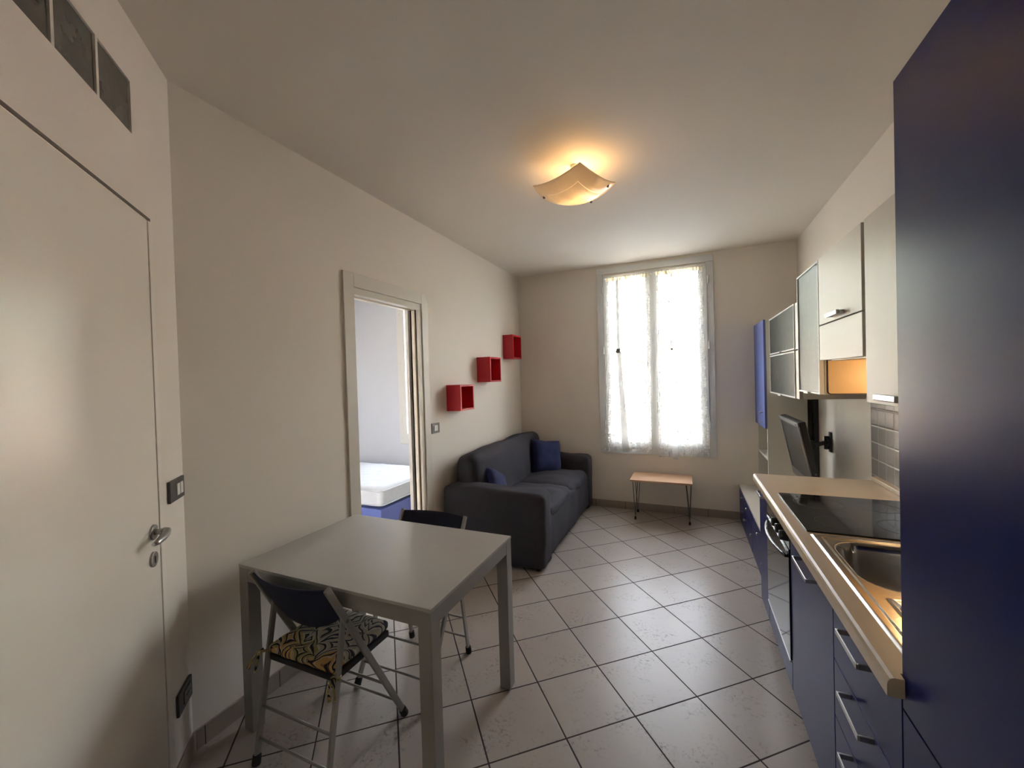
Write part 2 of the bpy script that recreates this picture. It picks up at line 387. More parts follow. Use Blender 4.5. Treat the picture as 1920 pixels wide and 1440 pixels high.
# baseboards
struct(B(XL, XL+.01, CY0+.006, 1.855, 0, .082).box(XL, XL+.01, 2.725, 4.66, 0, .082).build('baseboard_left', skirt_m, bev=.002))
struct(B(-1.89, .46, YB-.01, YB, 0, .082).build('baseboard_back', skirt_m, bev=.002))
b_ = MB(); dbox(b_, .0, D0-.035, 0, .01, 0, .082); struct(b_.build('baseboard_entry', skirt_m, bev=.002))
# joints of the skirting tiles
for k, y in enumerate((1.02, 1.36, 1.70)): struct(B(XL+.0095, XL+.0107, y, y+.003, 0, .08).build('trim_%d' % (10+k), dark_gap))
for k, x in enumerate((-1.0, -.67, -.16, .17)): struct(B(x, x+.003, YB-.0107, YB-.0095, 0, .08).build('trim_%d' % (20+k), dark_gap))

# glass block strip
gbm = mat('glass_block_glass', (.10, .095, .08), .12, var=.5, scale=9, bump=.8, bscale=9, coat=.5)
w2 = emptyst('window_2', 'strip of glass blocks high in the entry wall above the door')
for k in range(NB):
    mb = MB(); dbox(mb, GB0+GP*k+.006, GB0+GP*(k+1)-.006, -.09, -.004, GZ0+.0, GZ1-.0); mb.build('glass_block', gbm, w2, bev=.004)
mb = MB()
for k in range(1, NB): dbox(mb, GB0+GP*k-.006, GB0+GP*k+.006, -.09, .0005, GZ0, GZ1)
mb.build('mortar_joint', mat('glass_block_mortar', (.8, .75, .66), .8), w2)

# entry door
dr = emptyst('door_1', 'flush cream entry door')
mb = MB(); dbox(mb, D0+.0015, D1-.0015, -.045, -.001, .004, DZ-.008); mb.build('door_leaf', door_m, dr, bev=.002)
mb = MB(); dbox(mb, D0-.03, D0, .0003, .0018, 0, DZ+.0); dbox(mb, D1, D1+.05, .0005, .004, 0, DZ); mb.build('door_jamb', door_m, dr, bev=.001)
mb = MB(); dbox(mb, D0-.012, D1, .0, .0035, DZ-.008, DZ+.001); mb.build('door_shadow_gap', mat('door_gap_brown', (.16, .13, .11), .7), dr)  # brown strip standing in for the shade in the gap above the leaf
hc = DWp(.272, 0, 1.0)
mb = MB(); mb.tube([DWp(.274, -.006, 1.006), DWp(.274, .006, 1.006)], .026, 28); mb.build('handle_rosette', cyl_m, dr, bev=.002)
mb = MB(); mb.tube([DWp(.274, .0, 1.006), DWp(.274, .030, 1.006)], .010, 16)
pts = [DWp(.262 - t*.0 + t*.105, .052 - .006*math.cos(t*PI), 1.0 - .010*math.sin(t*PI)) for t in (0, .15, .35, .6, .85, 1)]
pts = [DWp(.269, .030, 1.006), DWp(.279, .040, 1.006), DWp(.300, .045, 1.003), DWp(.330, .046, .999), DWp(.362, .043, .996), DWp(.380, .040, .995)]
mb.tube(pts, [.011, .0125, .0125, .0115, .010, .006], 16); mb.build('door_handle', chrome, dr)
mb = MB(); mb.tube([DWp(.282, -.006, .915), DWp(.282, .006, .915)], .026, 28); kr = mb.build('keyhole_rosette', cyl_m, dr, bev=.002)
mb = MB(); dbox(mb, .279, .285, .0055, .007, .902, .922); mb.tube([DWp(.282, .0055, .920), DWp(.282, .007, .920)], .005, 12); mb.build('keyhole', black_pl, kr)

# bedroom sliding (pocket) door frame
d2 = emptyst('door_2', 'cream casing of the pocket door to the bedroom')
CX = XL
MB().prism([(1.858, 0), (1.942, 0), (1.942, 2.19), (1.858, 2.19)], 'x', CX-.0, CX+.014).build('casing_left', trim_m, d2, bev=.002)
B(CX, CX+.014, 2.645, 2.722, 0, 2.19).build('casing_right', trim_m, d2, bev=.002)
B(CX, CX+.014, 1.943, 2.644, 2.105, 2.19).build('casing_head', trim_m, d2, bev=.002)
B(CX-.045, CX+.004, 1.943, 2.644, 2.062, 2.104).build('casing_lintel', trim_m, d2, bev=.002)
B(XB, XB+.04, 1.943, 2.62, 2.06, 2.10).build('rear_lintel', trim_m, d2, bev=.002)
B(CX-.02, CX+.004, 2.612, 2.644, 0, 2.062).build('jamb_front', trim_m, d2, bev=.002)
B(XB, XB+.030, 2.600, 2.64, 0, 2.062).build('jamb_back', win_m, d2, bev=.002)
B(XB+.0305, CX-.021, 2.630, 2.639, 0, 2.062).build('pocket_slot', mat('slot_shade_black', (.004, .004, .004), 1, spec=0), d2)  # black sheet, the darkness inside the door pocket put into its colour
B(CX-.062, CX-.034, 2.606, 2.624, .01, 2.055).build('sliding_leaf', door_m, d2, bev=.002)
B(XB, CX, 1.937, 1.9465, 0, 2.062).build('jamb_left', trim_m, d2)

# windows
def make_window(n, x0, x1, z0, z1, label, ytrim=YB, arch_dx=.07, arch_b=.065, arch_t=.085):
    w = emptyst('window_%d' % n, label)
    y = ytrim
    MB().frame('y', y-.014, y-.0005, x0-arch_dx, x1+arch_dx-.012, z0-arch_b, z1+arch_t, .07).build('window_casing', win_m, w, bev=.003)
    xm = (x0+x1)/2
    for sx0, sx1, g0, g1 in ((x0+.004, xm-.0015, x0+.066, xm-.075), (xm+.0015, x1-.004, xm+.058, x1-.088)):
        sh = MB(); ya, yb = y-.022, y+.035
        sh.box(sx0, g0, ya, yb, z0+.004, z1-.004); sh.box(g1, sx1, ya, yb, z0+.004, z1-.004)
        sh.box(g0, g1, ya, yb, z0+.004, z0+.083); sh.box(g0, g1, ya, yb, z1-.046, z1-.004)
        s_ = sh.build('window_sash', win_m, w, bev=.004)
        B(g0-.004, g1+.004, y+.006, y+.010, z0+.08, z1-.044).build('glass_pane', pane_m, s_)
    B(xm-.014, xm+.014, y-.026, y-.0225, z0+.004, z1-.004).build('sash_cover_strip', win_m, w, bev=.001)
    hd = MB(); hd.box(xm+.015, xm+.040, y-.030, y-.022, 1.155, 1.215); hd.tube([(xm+.028, y-.03, 1.20), (xm+.028, y-.052, 1.20)], .008); hd.tube([(xm+.028, y-.055, 1.21), (xm+.028, y-.055, 1.09)], .009)
    hd.build('window_handle', sw_white, w, bev=.002)
    for hx in (x0-.006, x1+.006):
        for hz in (z0+.27, (z0+z1)/2+.13, z1-.17): MB().tube([(hx, y-.026, hz-.04), (hx, y-.026, hz+.04)], .008).build('hinge', sw_white, w)
    return w
make_window(1, WX0, WX1, WZ0, WZ1, 'double casement window with white frame in the living room')
make_window(3, BX0, BX1, WZ0, WZ1, 'white casement window in the bedroom', ytrim=YB-.01)

# ================================================================== curtains
def curtain(px0, px1, bx0, bx1, ztop, zbot, tx, tz, tbx, label_c, label_r, left):
    yc = YB-.058
    t = thing('curtain', label_c, 'curtain', (px0+.2, yc, zbot))
    seed = 3 if left else 8
    def top(u): return px0+(px1-px0)*u
    def fn(u, v):
        z = ztop-.002-(ztop-zbot)*v
        w = v**1.4
        x = top(u)*(1-w) + (bx0+(bx1-bx0)*u)*w
        amp = .006 + .010*v
        y = yc + amp*math.sin(u*34+seed+1.2*math.sin(v*2)) + amp*.6*math.sin(u*71+seed*2) + .004*noise.noise(Vector((u*6, v*5, seed)))
        y -= .004
        # bottom edge sags unevenly
        z += -.012*v*math.sin(u*PI*1.1+seed) 
        d = (x-tx)/.05
        y -= .010*math.exp(-d*d)*(1-abs(v-.4))
        return (x, y, z)
    MB().grid(fn, 90, 60).build('curtain_panel', curtain_m, t)
    hb = MB(); hb.grid(lambda u, v: (px0-.003+(px1-px0+.006)*u, yc-.004+.007*math.sin(u*95+seed)*(.4+v), ztop+.014-.045*v), 120, 4)
    hb.build('curtain_header', header_m, t)
    if left:
        MB().grid(lambda u, v: (tx-.016+.032*u, yc-.022-.004*math.sin(u*PI), ztop-.03-(ztop-.03-tz)*v), 6, 20).build('curtain_tie', pleat_m, t)
        MB().soft((tx-.004, yc-.03, tz-.01), (.05, .028, .05), .013, 6, amp=.010, freq=40).build('tie_knot', mat('tie_knot_cloth', (.22, .21, .19), .9), t)
        MB().grid(lambda u, v: (tx+.004-.020+.04*u*(1+.9*v)+.03*v, yc-.022-.004*math.sin(u*PI), tz-.03-(tz-zbot-.03)*v), 6, 20).build('curtain_pleat', pleat_m, t)
    else:
        k = MB()
        k.tube([(tx-.030, yc-.02, ztop-.02), (tx-.022, yc-.024, tz+.5), (tx-.004, yc-.026, tz+.03)], .0045, 8)
        k.tube([(tx+.016, yc-.02, ztop-.02), (tx+.012, yc-.024, tz+.5), (tx+.004, yc-.026, tz+.03)], .0040, 8); k.build('curtain_tie', cloth_translucent('pale_cord', (.8, .79, .76), .45), t)
        kk = MB(); kk.soft((tx, yc-.028, tz), (.022, .018, .024), .008, 4, amp=.004, freq=60); kk.tube([(tx, yc-.028, tz), (tx+.02, yc-.032, tz+.012), (tx+.036, yc-.03, tz+.045)], .003, 6); kk.build('tie_knot', mat('tie_knot_cloth', (.22, .21, .19), .9), t)
        MB().grid(lambda u, v: (tx-.018+.036*u*(1+.5*v), yc-.020-.004*math.sin(u*PI), tz-.02-(tz-zbot+.01)*v), 6, 20).build('curtain_pleat', cloth_translucent('pale_pleat_cloth', (.75, .75, .73), .5), t)
    # little brass tab hanging from the rod
    MB().box(tx-.052, tx-.032, yc-.016, yc-.013, ztop-.035, ztop).build('fabric_tab', header_m, t)
    r = thing('curtain_rod', label_r, 'curtain rod', (px0, yc, ztop+.008))
    MB().tube([(px0-.014, yc-.004, ztop+.008), (px1+.014, yc-.004, ztop+.008)], .0032, 8).build('rod', chrome, r)
    for x in (px0-.016, px1+.016): MB().tube([(x, yc+.036, ztop+.008), (x, yc-.010, ztop+.008)], .009, 12).build('rod_bracket', sw_white, r)
curtain(-.812, -.352, -.868, -.372, 2.585, .655, -.690, 1.785, -.62, 'sheer white curtain with thick dark tie knot, left casement', 'thin curtain rod across the top of the left window sash', True)
curtain(-.282, .166, -.296, .205, 2.592, .630, -.141, 1.765, -.14, 'sheer white curtain with thin cord knot, right casement', 'thin curtain rod across the top of the right window sash', False)

# ================================================================== ceiling lamp
lc = Vector((-.588, 2.372)); la = math.atan2(-.395, .919)
lamp = thing('ceiling_lamp', 'warm lit wavy square glass lamp on the ceiling', 'lamp', (lc.x, lc.y, 2.552), la)
def lz(u, v): return .120*((u*u+v*v)/2)**1.15
R_ = .194
def shade(a, b):
    u, v = 2*a-1, 2*b-1; k = .22
    x, y = u*math.sqrt(1-k*v*v), v*math.sqrt(1-k*u*u)     # square with rounded corners
    return (x*R_, y*R_, lz(x, y))
mb = MB(); mb.grid(shade, 48, 48)
mb.build('glass_shade', lamp_glass_material(0, 0, 0, 0), lamp, solid=.005, local=True)
MB().tube([(0, 0, HC-2.552-.018), (0, 0, HC-2.552)], .02, 28).build('ceiling_plate', sw_white, lamp, local=True)
for (cx_, cy_) in ((.165, .10), (-.165, -.085), (0.0, .165)):
    k = MB(); zz = lz(cx_/R_, cy_/R_); k.tube([(cx_, cy_, zz-.012), (cx_, cy_, zz+.012)], .0065, 12)
    k.tube([(cx_, cy_, zz+.008), (cx_*.5, cy_*.5, zz+.012), (0, 0, .075)], .003, 8); k.build('clip', plate2_m, lamp, local=True)
MB().tube([(0, 0, .03), (0, 0, HC-2.552-.017)], .009, 12).build('stem', plate2_m, lamp, local=True)
bulb_m = bpy.data.materials.new('bulb_glow'); bulb_m.use_nodes = True; g = G(bulb_m); e = g.n.new('ShaderNodeEmission'); e.inputs[0].default_value = (1, .62, .27, 1); e.inputs[1].default_value = 1.4
g.l.new(e.outputs[0], g.n['Material Output'].inputs[0])
for sx in (-1, 1):
    bb = MB(); bb.tube([(sx*.028, .0, .062), (sx*.045, .0, .062), (sx*.075, .0, .062), (sx*.09, .0, .062)], [.008, .02, .022, .010], 16); bb.build('light_bulb', bulb_m, lamp, local=True)
pl_ = bpy.data.lights.new('ceiling_lamp_light', 'POINT'); pl_.energy = .22; pl_.color = (1, .60, .26); pl_.shadow_soft_size = .02
po = bpy.data.objects.new('ceiling_lamp_light', pl_); COL.objects.link(po); po.location = (lc.x+.02, lc.y+.03, 2.628)

# ================================================================== wall cubes (red)
def red_cube(y0, z1, w, hgt, depth, label):
    t = thing('wall_cube_shelf', label, 'shelf', (XL+.001, y0, z1-hgt), 0, 'red cube shelves on the left wall')
    x0, x1 = XL+.001, XL+depth
    mb = MB(); tk = .016
    mb.box(x0, x1, y0, y0+tk, z1-hgt, z1); mb.box(x0, x1, y0+w-tk, y0+w, z1-hgt, z1)
    mb.box(x0, x1, y0+tk, y0+w-tk, z1-tk, z1); mb.box(x0, x1, y0+tk, y0+w-tk, z1-hgt, z1-hgt+tk)
    mb.build('cube_frame', red_m, t, bev=.0015)
    B(x0, x0+.006, y0+tk, y0+w-tk, z1-hgt+tk, z1-tk).build('back_panel', red_m, t)
    return t
red_cube(2.978, 1.462, .235, .222, .142, 'red cube shelf hanging lowest, nearest the bedroom door')
red_cube(3.543, 1.722, .245, .246, .150, 'red cube shelf hanging in the middle of three')
red_cube(4.182, 1.998, .245, .270, .125, 'red cube shelf hanging highest, nearest the window corner')

# ================================================================== switches and socket
def plate(name, label, cat, P, su, sv, mat_, btns, upv=Vector((0, 0, 1)), n=None, u=None, blank=0):
    t = thing(name, label, cat, P)
    MB().obox(P + n*.005, u*su/2, upv*sv/2, n*.005).build('cover_plate', mat_, t, bev=.002)
    for (a, w, h) in btns: MB().obox(P + n*.011 + u*a, u*w/2, upv*h/2, n*.003).build('switch_button' if cat == 'switch' else 'socket_insert', sw_white if cat == 'switch' else plate2_m, t, bev=.0015)
    return t
uW = -dvec
plate('light_switch', 'dark grey light switch beside the entry door with two white buttons', 'switch', DWp(.086, .0006, 1.11), .135, .082, plate_m, [(-.012+.012, .024, .045), (.032, .024, .045)], n=nvec, u=uW)
tso = thing('wall_socket', 'dark wall socket low on the wall beside the entry door', 'socket', DWp(.086, .0006, .295))
MB().obox(DWp(.086, .0056, .295), dvec*.066, Vector((0, 0, .041)), nvec*.005).build('cover_plate', plate_m, tso, bev=.002)
MB().obox(DWp(.072, .0115, .295), dvec*.036, Vector((0, 0, .024)), nvec*.002).build('socket_insert', plate2_m, tso, bev=.0015)
mb = MB()
for k in range(3): mb.obox(DWp(.050+.016*k, .0140, .295), dvec*.0028, Vector((0, 0, .0035)), nvec*.0006)
mb.build('pin_hole', black_pl, tso)
plate('light_switch', 'brown light switch between the bedroom door and the sofa', 'switch', Vector((XL+.0006, 2.792, 1.116)), .108, .082, plate2_m, [(-.016, .022, .045), (.010, .022, .045)], n=Vector((1, 0, 0)), u=Vector((0, 1, 0)))

# ================================================================== dining table
tx0, tx1, ty0, ty1, tz = -1.812, -.812, 1.130, 1.812, .730
tb = thing('dining_table', 'grey metal dining table with pale laminate top', 'table', ((tx0+tx1)/2, (ty0+ty1)/2, 0))
B(tx0, tx1, ty0, ty1, tz-.012, tz).build('tabletop', table_top_m, tb, bev=.0015)
ap = MB(); i_ = .002; L_ = .055
ap.box(tx0+L_, tx1-L_, ty0+i_, ty0+.022, tz-.070, tz-.0125); ap.box(tx0+L_, tx1-L_, ty1-.022, ty1-i_, tz-.070, tz-.0125)
ap.box(tx0+i_, tx0+.022, ty0+L_, ty1-L_, tz-.070, tz-.0125); ap.box(tx1-.022, tx1-i_, ty0+L_, ty1-L_, tz-.070, tz-.0125)
ap.build('apron', alu, tb, bev=.001)
for a in (tx0+.001, tx1-L_-.001):
    for b in (ty0+.001, ty1-L_-.001):
        B(a, a+L_, b, b+L_, 0, tz-.0125).build('leg', alu, tb, bev=.002)

# ================================================================== folding chairs
def folding_chair(label, with_pattern):
    t = thing('folding_chair', label, 'chair', (0, 0, 0), 0, 'folding chairs at the dining table')
    hw = .205; pin = .012
    top = Vector((0, -.195, .765)); ff = Vector((0, .203, .012)); piv = Vector((0, -.112, .606)); rf = Vector((0, -.212, .012))
    for s in (-1, 1):
        x = s*hw
        MB().bar((x, top.y, top.z), (x, ff.y, ff.z), .026, .014).build('front_leg', alu, t, bev=.003, local=True)
        xi = s*(hw-pin-.003)
        MB().bar((xi, piv.y+.003, piv.z+.012), (xi, rf.y, rf.z), .024, .012).build('rear_leg', alu, t, bev=.003, local=True)
        f = MB(); d = (ff-top).normalized(); f.tube([(x, ff.y-d.y*.03, ff.z-d.z*.03), (x, ff.y+d.y*.008, .004)], [.0165, .0175], 14); f.build('rubber_foot', rubber, t, bev=.003, local=True)
        f = MB(); d = (rf-piv).normalized(); f.tube([(xi, rf.y-d.y*.03, rf.z-d.z*.03), (xi, rf.y+d.y*.008, .004)], [.0155, .0165], 14); f.build('rubber_foot', rubber, t, bev=.003, local=True)
        MB().tube([(xi-s*.010, piv.y, piv.z), (x+s*.010, piv.y, piv.z)], .007, 12).build('pivot_bolt', hair_m, t, local=True)
    lp = lambda z: top + (ff-top)*((top.z-z)/(top.z-ff.z))
    rp = lambda z: piv + (rf-piv)*((piv.z-z)/(piv.z-rf.z))
    for z in (.10, .215):
        a = rp(z); MB().tube([(-hw+.015, a.y, a.z), (hw-.015, a.y, a.z)], .0055, 10).build('cross_bar', alu, t, local=True)
        a = lp(z); MB().tube([(-hw, a.y, a.z), (hw, a.y, a.z)], .0055, 10).build('cross_bar', alu, t, local=True)
    # curved back panel between the long legs
    def bk(u, v):
        x = -hw+.008+(2*hw-.016)*u; q = 2*u-1
        zb = .625 - .070*(1-abs(q)**2.2)
        z = .758-(.758-zb)*v; p = lp(z); return (x, p.y - .042*(1-q*q), z)
    MB().grid(bk, 24, 10).build('back_panel', navy, t, solid=.007, local=True)
    # seat frame and cushion
    sz = .413
    MB().box(-hw+.024, hw-.024, -.150, .150, sz-.028, sz).build('seat', black_pl, t, bev=.006, local=True)
    cm = cush_m if with_pattern else navy
    MB().soft((0, .002, sz+.021), (2*hw-.05, .315, .040), .018, 16, puff=(0, 0, .010), amp=.005, freq=18).build('seat_cushion', cm, t, local=True)
    for s in (-1, 1):
        k = MB(); bx = s*(hw-.006); by = -.163; bz = sz+.012
        k.tube([(bx-s*.03, by+.025, bz), (bx, by-.012, bz+.004), (bx+s*.018, by-.004, bz-.004), (bx+s*.012, by+.012, bz)], .005, 8)
        k.tube([(bx+s*.006, by-.016, bz), (bx+s*.022, by-.030, bz-.022), (bx+s*.035, by-.040, bz-.056)], [.006, .004, .006], 8)
        k.tube([(bx, by-.016, bz), (bx-s*.006, by-.030, bz-.03), (bx+s*.004, by-.034, bz-.066)], [.006, .004, .006], 8)
        k.soft((bx+s*.004, by-.014, bz), (.022, .018, .020), .007, 4)
        k.build('cushion_tie', cm, t, local=True)
    return t
ch = folding_chair('silver folding chair with patterned seat cushion, pulled up to the near table edge', True)
ch.location = (-1.410, 1.250, 0)
c2 = copy_tree(ch); c2['label'] = 'silver folding chair with navy back on the far side of the table, near the sofa'
c2.location = (-1.325, 1.706, 0); c2.rotation_euler = (0, 0, PI)

# ================================================================== sofa
sf = thing('sofa', 'charcoal grey two-seat sofa with loose slipcover against the left wall', 'sofa', (-1.45, 3.77, 0))
SY0, SY1, SX0, SX1 = 2.90, 4.645, -1.885, -1.035
MB().soft(((SX0+SX1)/2-.005, (SY0+SY1)/2, .232), (.845, SY1-SY0-.05, .40), .055, 26, puff=(.008, 0, 0), amp=.013, freq=5).build('sofa_base', sofa_m, sf)
def arm_warp(o): 
    return Vector((o.x, o.y - (.09*(.5-o.x/.86) if ARM_NEAR else 0), o.z - (.020*(1 if o.z > 0 else 0))*(o.x/.43)))
for y in (SY0+.105, SY1-.105):
    ARM_NEAR = y < 3.5
    MB().soft(((SX0+SX1)/2+.010, y, .322), (.85, .21, .60), .042, 20, puff=(.006, .006, .012), amp=.011, freq=5.5, warp=arm_warp, seed=int(y*3)).build('armrest', sofa_m, sf)
rb = Matrix.Rotation(math.radians(-8), 3, 'Y')
MB().soft((-1.722, (SY0+SY1)/2+.015, .60), (.235, SY1-SY0-.13, .52), .085, 26, puff=(.012, .01, .015), amp=.014, freq=4, rot=rb, seed=4).build('backrest', sofa_m, sf)
for k, (a, b) in enumerate(((SY0+.19, 3.775), (3.765, SY1-.19))):
    MB().soft((-1.345, (a+b)/2, .395), (.60, b-a, .13), .055, 16, puff=(.012, .006, .026), amp=.014, freq=6, seed=k+5).build('seat_cushion', sofa_m, sf)
for (x, y) in ((-1.10, 2.96), (-1.10, 4.58), (-1.80, 2.96), (-1.80, 4.58)):
    MB().tube([(x, y, 0), (x, y, .04)], .022, 14).build('foot', black_pl, sf)
def pillow(label, c, size, rot, seed):
    mb = MB(); t = thing('throw_pillow', label, 'cushion', c, 0, None)
    h = size/2
    for sgn in (1, -1):
        def fn(a, b):
            u, v = 2*a-1, 2*b-1; k = ((1-u**4)*(1-v**4))**.5
            pinch = 1-.07*(1-abs(u*v))*(max(abs(u), abs(v))**4)
            p = Vector((u*h*pinch, sgn*(.075*k + .004), v*h*pinch)) + noise.noise_vector(Vector((u*2.2, v*2.2, seed)))*.010*k
            return Vector(c) + rot @ p
        mb.grid(fn, 20, 20)
    bmesh.ops.remove_doubles(mb.bm, verts=mb.bm.verts[:], dist=.004)
    mb.build('pillow_cover', pillow_m, t)
rotp = Matrix.Rotation(math.radians(52), 3, 'Z') @ Matrix.Rotation(math.radians(-16), 3, 'X') @ Matrix.Rotation(math.radians(9), 3, 'Y')
pillow('large navy blue pillow leaning in the far corner of the sofa', (-1.47, 4.30, .62), .37, rotp, 1)
rotp = Matrix.Rotation(math.radians(100), 3, 'Z') @ Matrix.Rotation(math.radians(-30), 3, 'X') @ Matrix.Rotation(math.radians(36), 3, 'Y')
pillow('blue pillow peeking over the near armrest of the sofa', (-1.56, 3.18, .575), .27, rotp, 2)

# ================================================================== small side table under the window
ct = thing('side_table', 'low beech side table with wire hairpin legs under the window', 'table', (-.27, 4.46, 0))
B(-.562, .026, 4.275, 4.640, .412, .432).build('tabletop', wood_m, ct, bev=.002)
for (x, y, sx, sy) in ((-.525, 4.355, -1, -1), (-.005, 4.355, 1, -1), (-.525, 4.595, -1, 1), (-.005, 4.595, 1, 1)):
    k = MB()
    k.tube([(x-sx*.030, y+.01, .412), (x, y, .020), (x, y, .016)], .0035, 8)
    k.tube([(x+sx*.022, y-sy*.02, .412), (x, y, .020)], .0035, 8); k.build('hairpin_leg', hair_m, ct)
    MB().box(x-.010, x+.010, y-.008, y+.008, 0, .030).build('leg_cap', rubber, ct, bev=.002)

# ================================================================== low cabinet and tall column
def knob(x, y, z, par, r=.011):
    mb = MB(); mb.tube([(x, y, z), (x-.014, y, z), (x-.016, y, z), (x-.026, y, z)], [.005, .005, r, r*.8], 14); mb.build('knob', chrome, par)
lw = thing('low_cabinet', 'low cabinet with blue doors and cream top under the television', 'cabinet', (.72, 3.8, 0))
B(.462, .985, 2.94, YB-.003, .345, .367).build('top_board', white_cab, lw, bev=.0015)
B(.480, .985, 2.94, YB-.003, .0, .344).build('carcass', white_cab, lw)
for (a, b, z0, z1, ky, kz) in ((3.80, 4.665, .235, .341, 4.325, .318), (2.945, 3.795, .235, .341, 3.40, .318), (4.235, 4.665, .016, .231, 4.28, .20), (3.80, 4.231, .016, .231, 4.165, .165), (3.37, 3.795, .016, .231, 3.74, .185), (2.945, 3.366, .016, .231, 3.2, .185)):
    d_ = B(.463, .4795, a+.002, b-.002, z0, z1).build('cabinet_front', blue_m, lw, bev=.001); knob(.463, ky, kz, d_)
knob(.463, 3.985, .320, lw)
cl_ = thing('tall_corner_cabinet', 'tall narrow corner cabinet with blue door above open shelves', 'cabinet', (.78, 4.4, .368))
cx0, cx1, cy0, cy1 = .637, .93, 4.135, YB-.003
B(cx0, cx1, cy0, cy0+.018, .3675, 1.952).build('side_panel', white_cab, cl_, bev=.001)
B(cx0, cx1, cy1-.018, cy1, .3675, 1.952).build('side_panel', white_cab, cl_, bev=.001)
B(cx1-.012, cx1, cy0+.019, cy1-.019, .3675, 1.952).build('back_panel', white_cab, cl_)
for z in (.3675, .715, 1.0, 1.934): B(cx0+.001, cx1-.013, cy0+.0185, cy1-.0185, z, z+.018).build('shelf', white_cab, cl_, bev=.001)
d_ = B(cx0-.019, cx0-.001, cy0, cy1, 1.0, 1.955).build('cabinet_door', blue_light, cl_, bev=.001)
knob(cx0-.019, 4.235, 1.135, d_); knob(cx0-.019, 4.26, 1.045, d_, .008)
tag(B(.955, .9885, 4.06, 4.13, .37, 1.75).build('shadow_strip', black_pl, bev=.004), 'black vertical strip added as shadow on the right wall behind the television', 'shadow strip')  # black box added for the dark shadow at the corner gap

# ================================================================== television
tl = thing('television', 'small flat television tilted down on a wall arm above the low cabinet', 'television', (.72, 3.6, .9))
tilt = math.radians(11.3); rv = Matrix.Rotation(-tilt, 3, 'Y')
tc0 = Vector((.732, 3.60, .912)); W_, H_ = .61, .475
axx = rv @ Vector((1, 0, 0)); azz = rv @ Vector((0, 0, 1)); ayy = Vector((0, 1, 0))
def tp(x, y, z): return tc0 + axx*x + ayy*y + azz*z
MB().obox(tp(.024, 0, 0), axx*.021, ayy*W_/2, azz*H_/2).build('housing', black_pl, tl, bev=.008)
fr_ = MB(); bz = .032
for (y, z, hy, hz) in ((0, H_/2-bz/2, W_/2, bz/2), (0, -H_/2+.028, W_/2, .028), (-W_/2+bz/2, .01, bz/2, H_/2-.05), (W_/2-bz/2, .01, bz/2, H_/2-.05)):
    fr_.obox(tp(-.001, y, z), axx*.004, ayy*hy, azz*hz)
fr_.build('bezel', bezel_m, tl, bev=.002)
MB().obox(tp(.0015, 0, .012), axx*.0015, ayy*(W_/2-bz), azz*(H_/2-.044)).build('screen', screen_m, tl)
MB().obox(tp(.055, 0, 0), axx*.012, ayy*.17, azz*.14).build('back_bulge', black_pl, tl, bev=.008)
k = MB()
for q in range(4): k.obox(tp(.026, -W_/2-.001, -.12-.022*q), axx*.006, ayy*.001, azz*.005)
k.build('side_buttons', bezel_m, tl)
k = MB()
for (q, hh) in ((0, .006), (.012, .004), (.022, .007), (.032, .003)): k.obox(tp(-.0058, -W_/2+.05+q, H_/2-.018), axx*.0008, ayy*.004, azz*hh)
k.build('maker_mark', black_pl, tl)
tbk = thing('television_bracket', 'black swivel arm bracket holding the television to the wall', 'bracket', (.95, 3.66, .95))
k = MB(); k.obox((.982, 3.75, .955), (.006, 0, 0), (0, .022, 0), (0, 0, .075)); k.build('wall_plate', black_pl, tbk, bev=.002)
k = MB(); k.tube([(.958, 3.75, .90), (.958, 3.75, 1.0)], .016, 14); k.obox((.968, 3.75, .955), (.014, 0, 0), (0, .016, 0), (0, 0, .03)); k.build('pivot', black_pl, tbk, bev=.002)
k = MB(); k.bar((.952, 3.745, .952), (.842, 3.61, .945), .032, .02, (0, 0, 1)); k.obox((.830, 3.60, .935), (.012, 0, 0), (0, .022, 0), (0, 0, .05)); k.build('arm', black_pl, tbk, bev=.002)

# ================================================================== kitchen base units
FX = .400                       # plane of the fronts
CT, CB = .862, .826             # worktop top / underside
def bar_handle(par, y0, y1, z, x=FX, out=.030, h=.014, lw_=.020):
    """flat metal bow handle"""
    k = MB(); k.box(x-out-.004, x-out, y0, y1, z-h/2, z+h/2)
    k.box(x-out, x, y0, y0+.006, z-h/2, z+h/2); k.box(x-out, x, y1-.006, y1, z-h/2, z+h/2)
    return k.build('handle', chrome, par, bev=.0015)
def base_unit(name, label, y0, y1, ctop=CB-.002):
    t = thing(name, label, 'cabinet', (.70, (y0+y1)/2, 0))
    B(FX+.020, XR-.003, y0+.001, y1-.001, .09, ctop).build('carcass', white_cab, t)
    B(FX+.045, FX+.060, y0+.001, y1-.001, 0, .089).build('plinth', blue_m, t)
    return t
u1 = base_unit('base_cabinet', 'narrow blue base cabinet at the window end of the worktop', 2.645, 2.925)
d_ = B(FX, FX+.019, 2.6475, 2.9235, .09, .822).build('cabinet_door', blue_m, u1, bev=.0012); bar_handle(d_, 2.665, 2.80, .785)
u2 = base_unit('oven_cabinet', 'blue base cabinet housing the oven', 2.103, 2.644)
B(FX, FX+.019, 2.105, 2.642, .09, .212).build('lower_panel', blue_m, u2, bev=.0012)
ov = thing('oven', 'built-in black glass oven with steel control panel and curved handle', 'oven', (FX-.01, 2.37, .5))
B(FX-.004, FX+.018, 2.106, 2.641, .716, .822).build('control_panel', steel, ov, bev=.0015)
B(FX-.006, FX+.018, 2.106, 2.641, .222, .713).build('oven_door', black_glass, ov, bev=.002)
B(FX-.008, FX+.018, 2.106, 2.641, .214, .221).build('bottom_trim', chrome, ov)
k = MB(); pts = []
for i in range(17):
    a = i/16; pts.append((FX-.010-.030*math.sin(PI*a)**.8, 2.140+.468*a, .672-.0*math.sin(PI*a)))
k = MB()
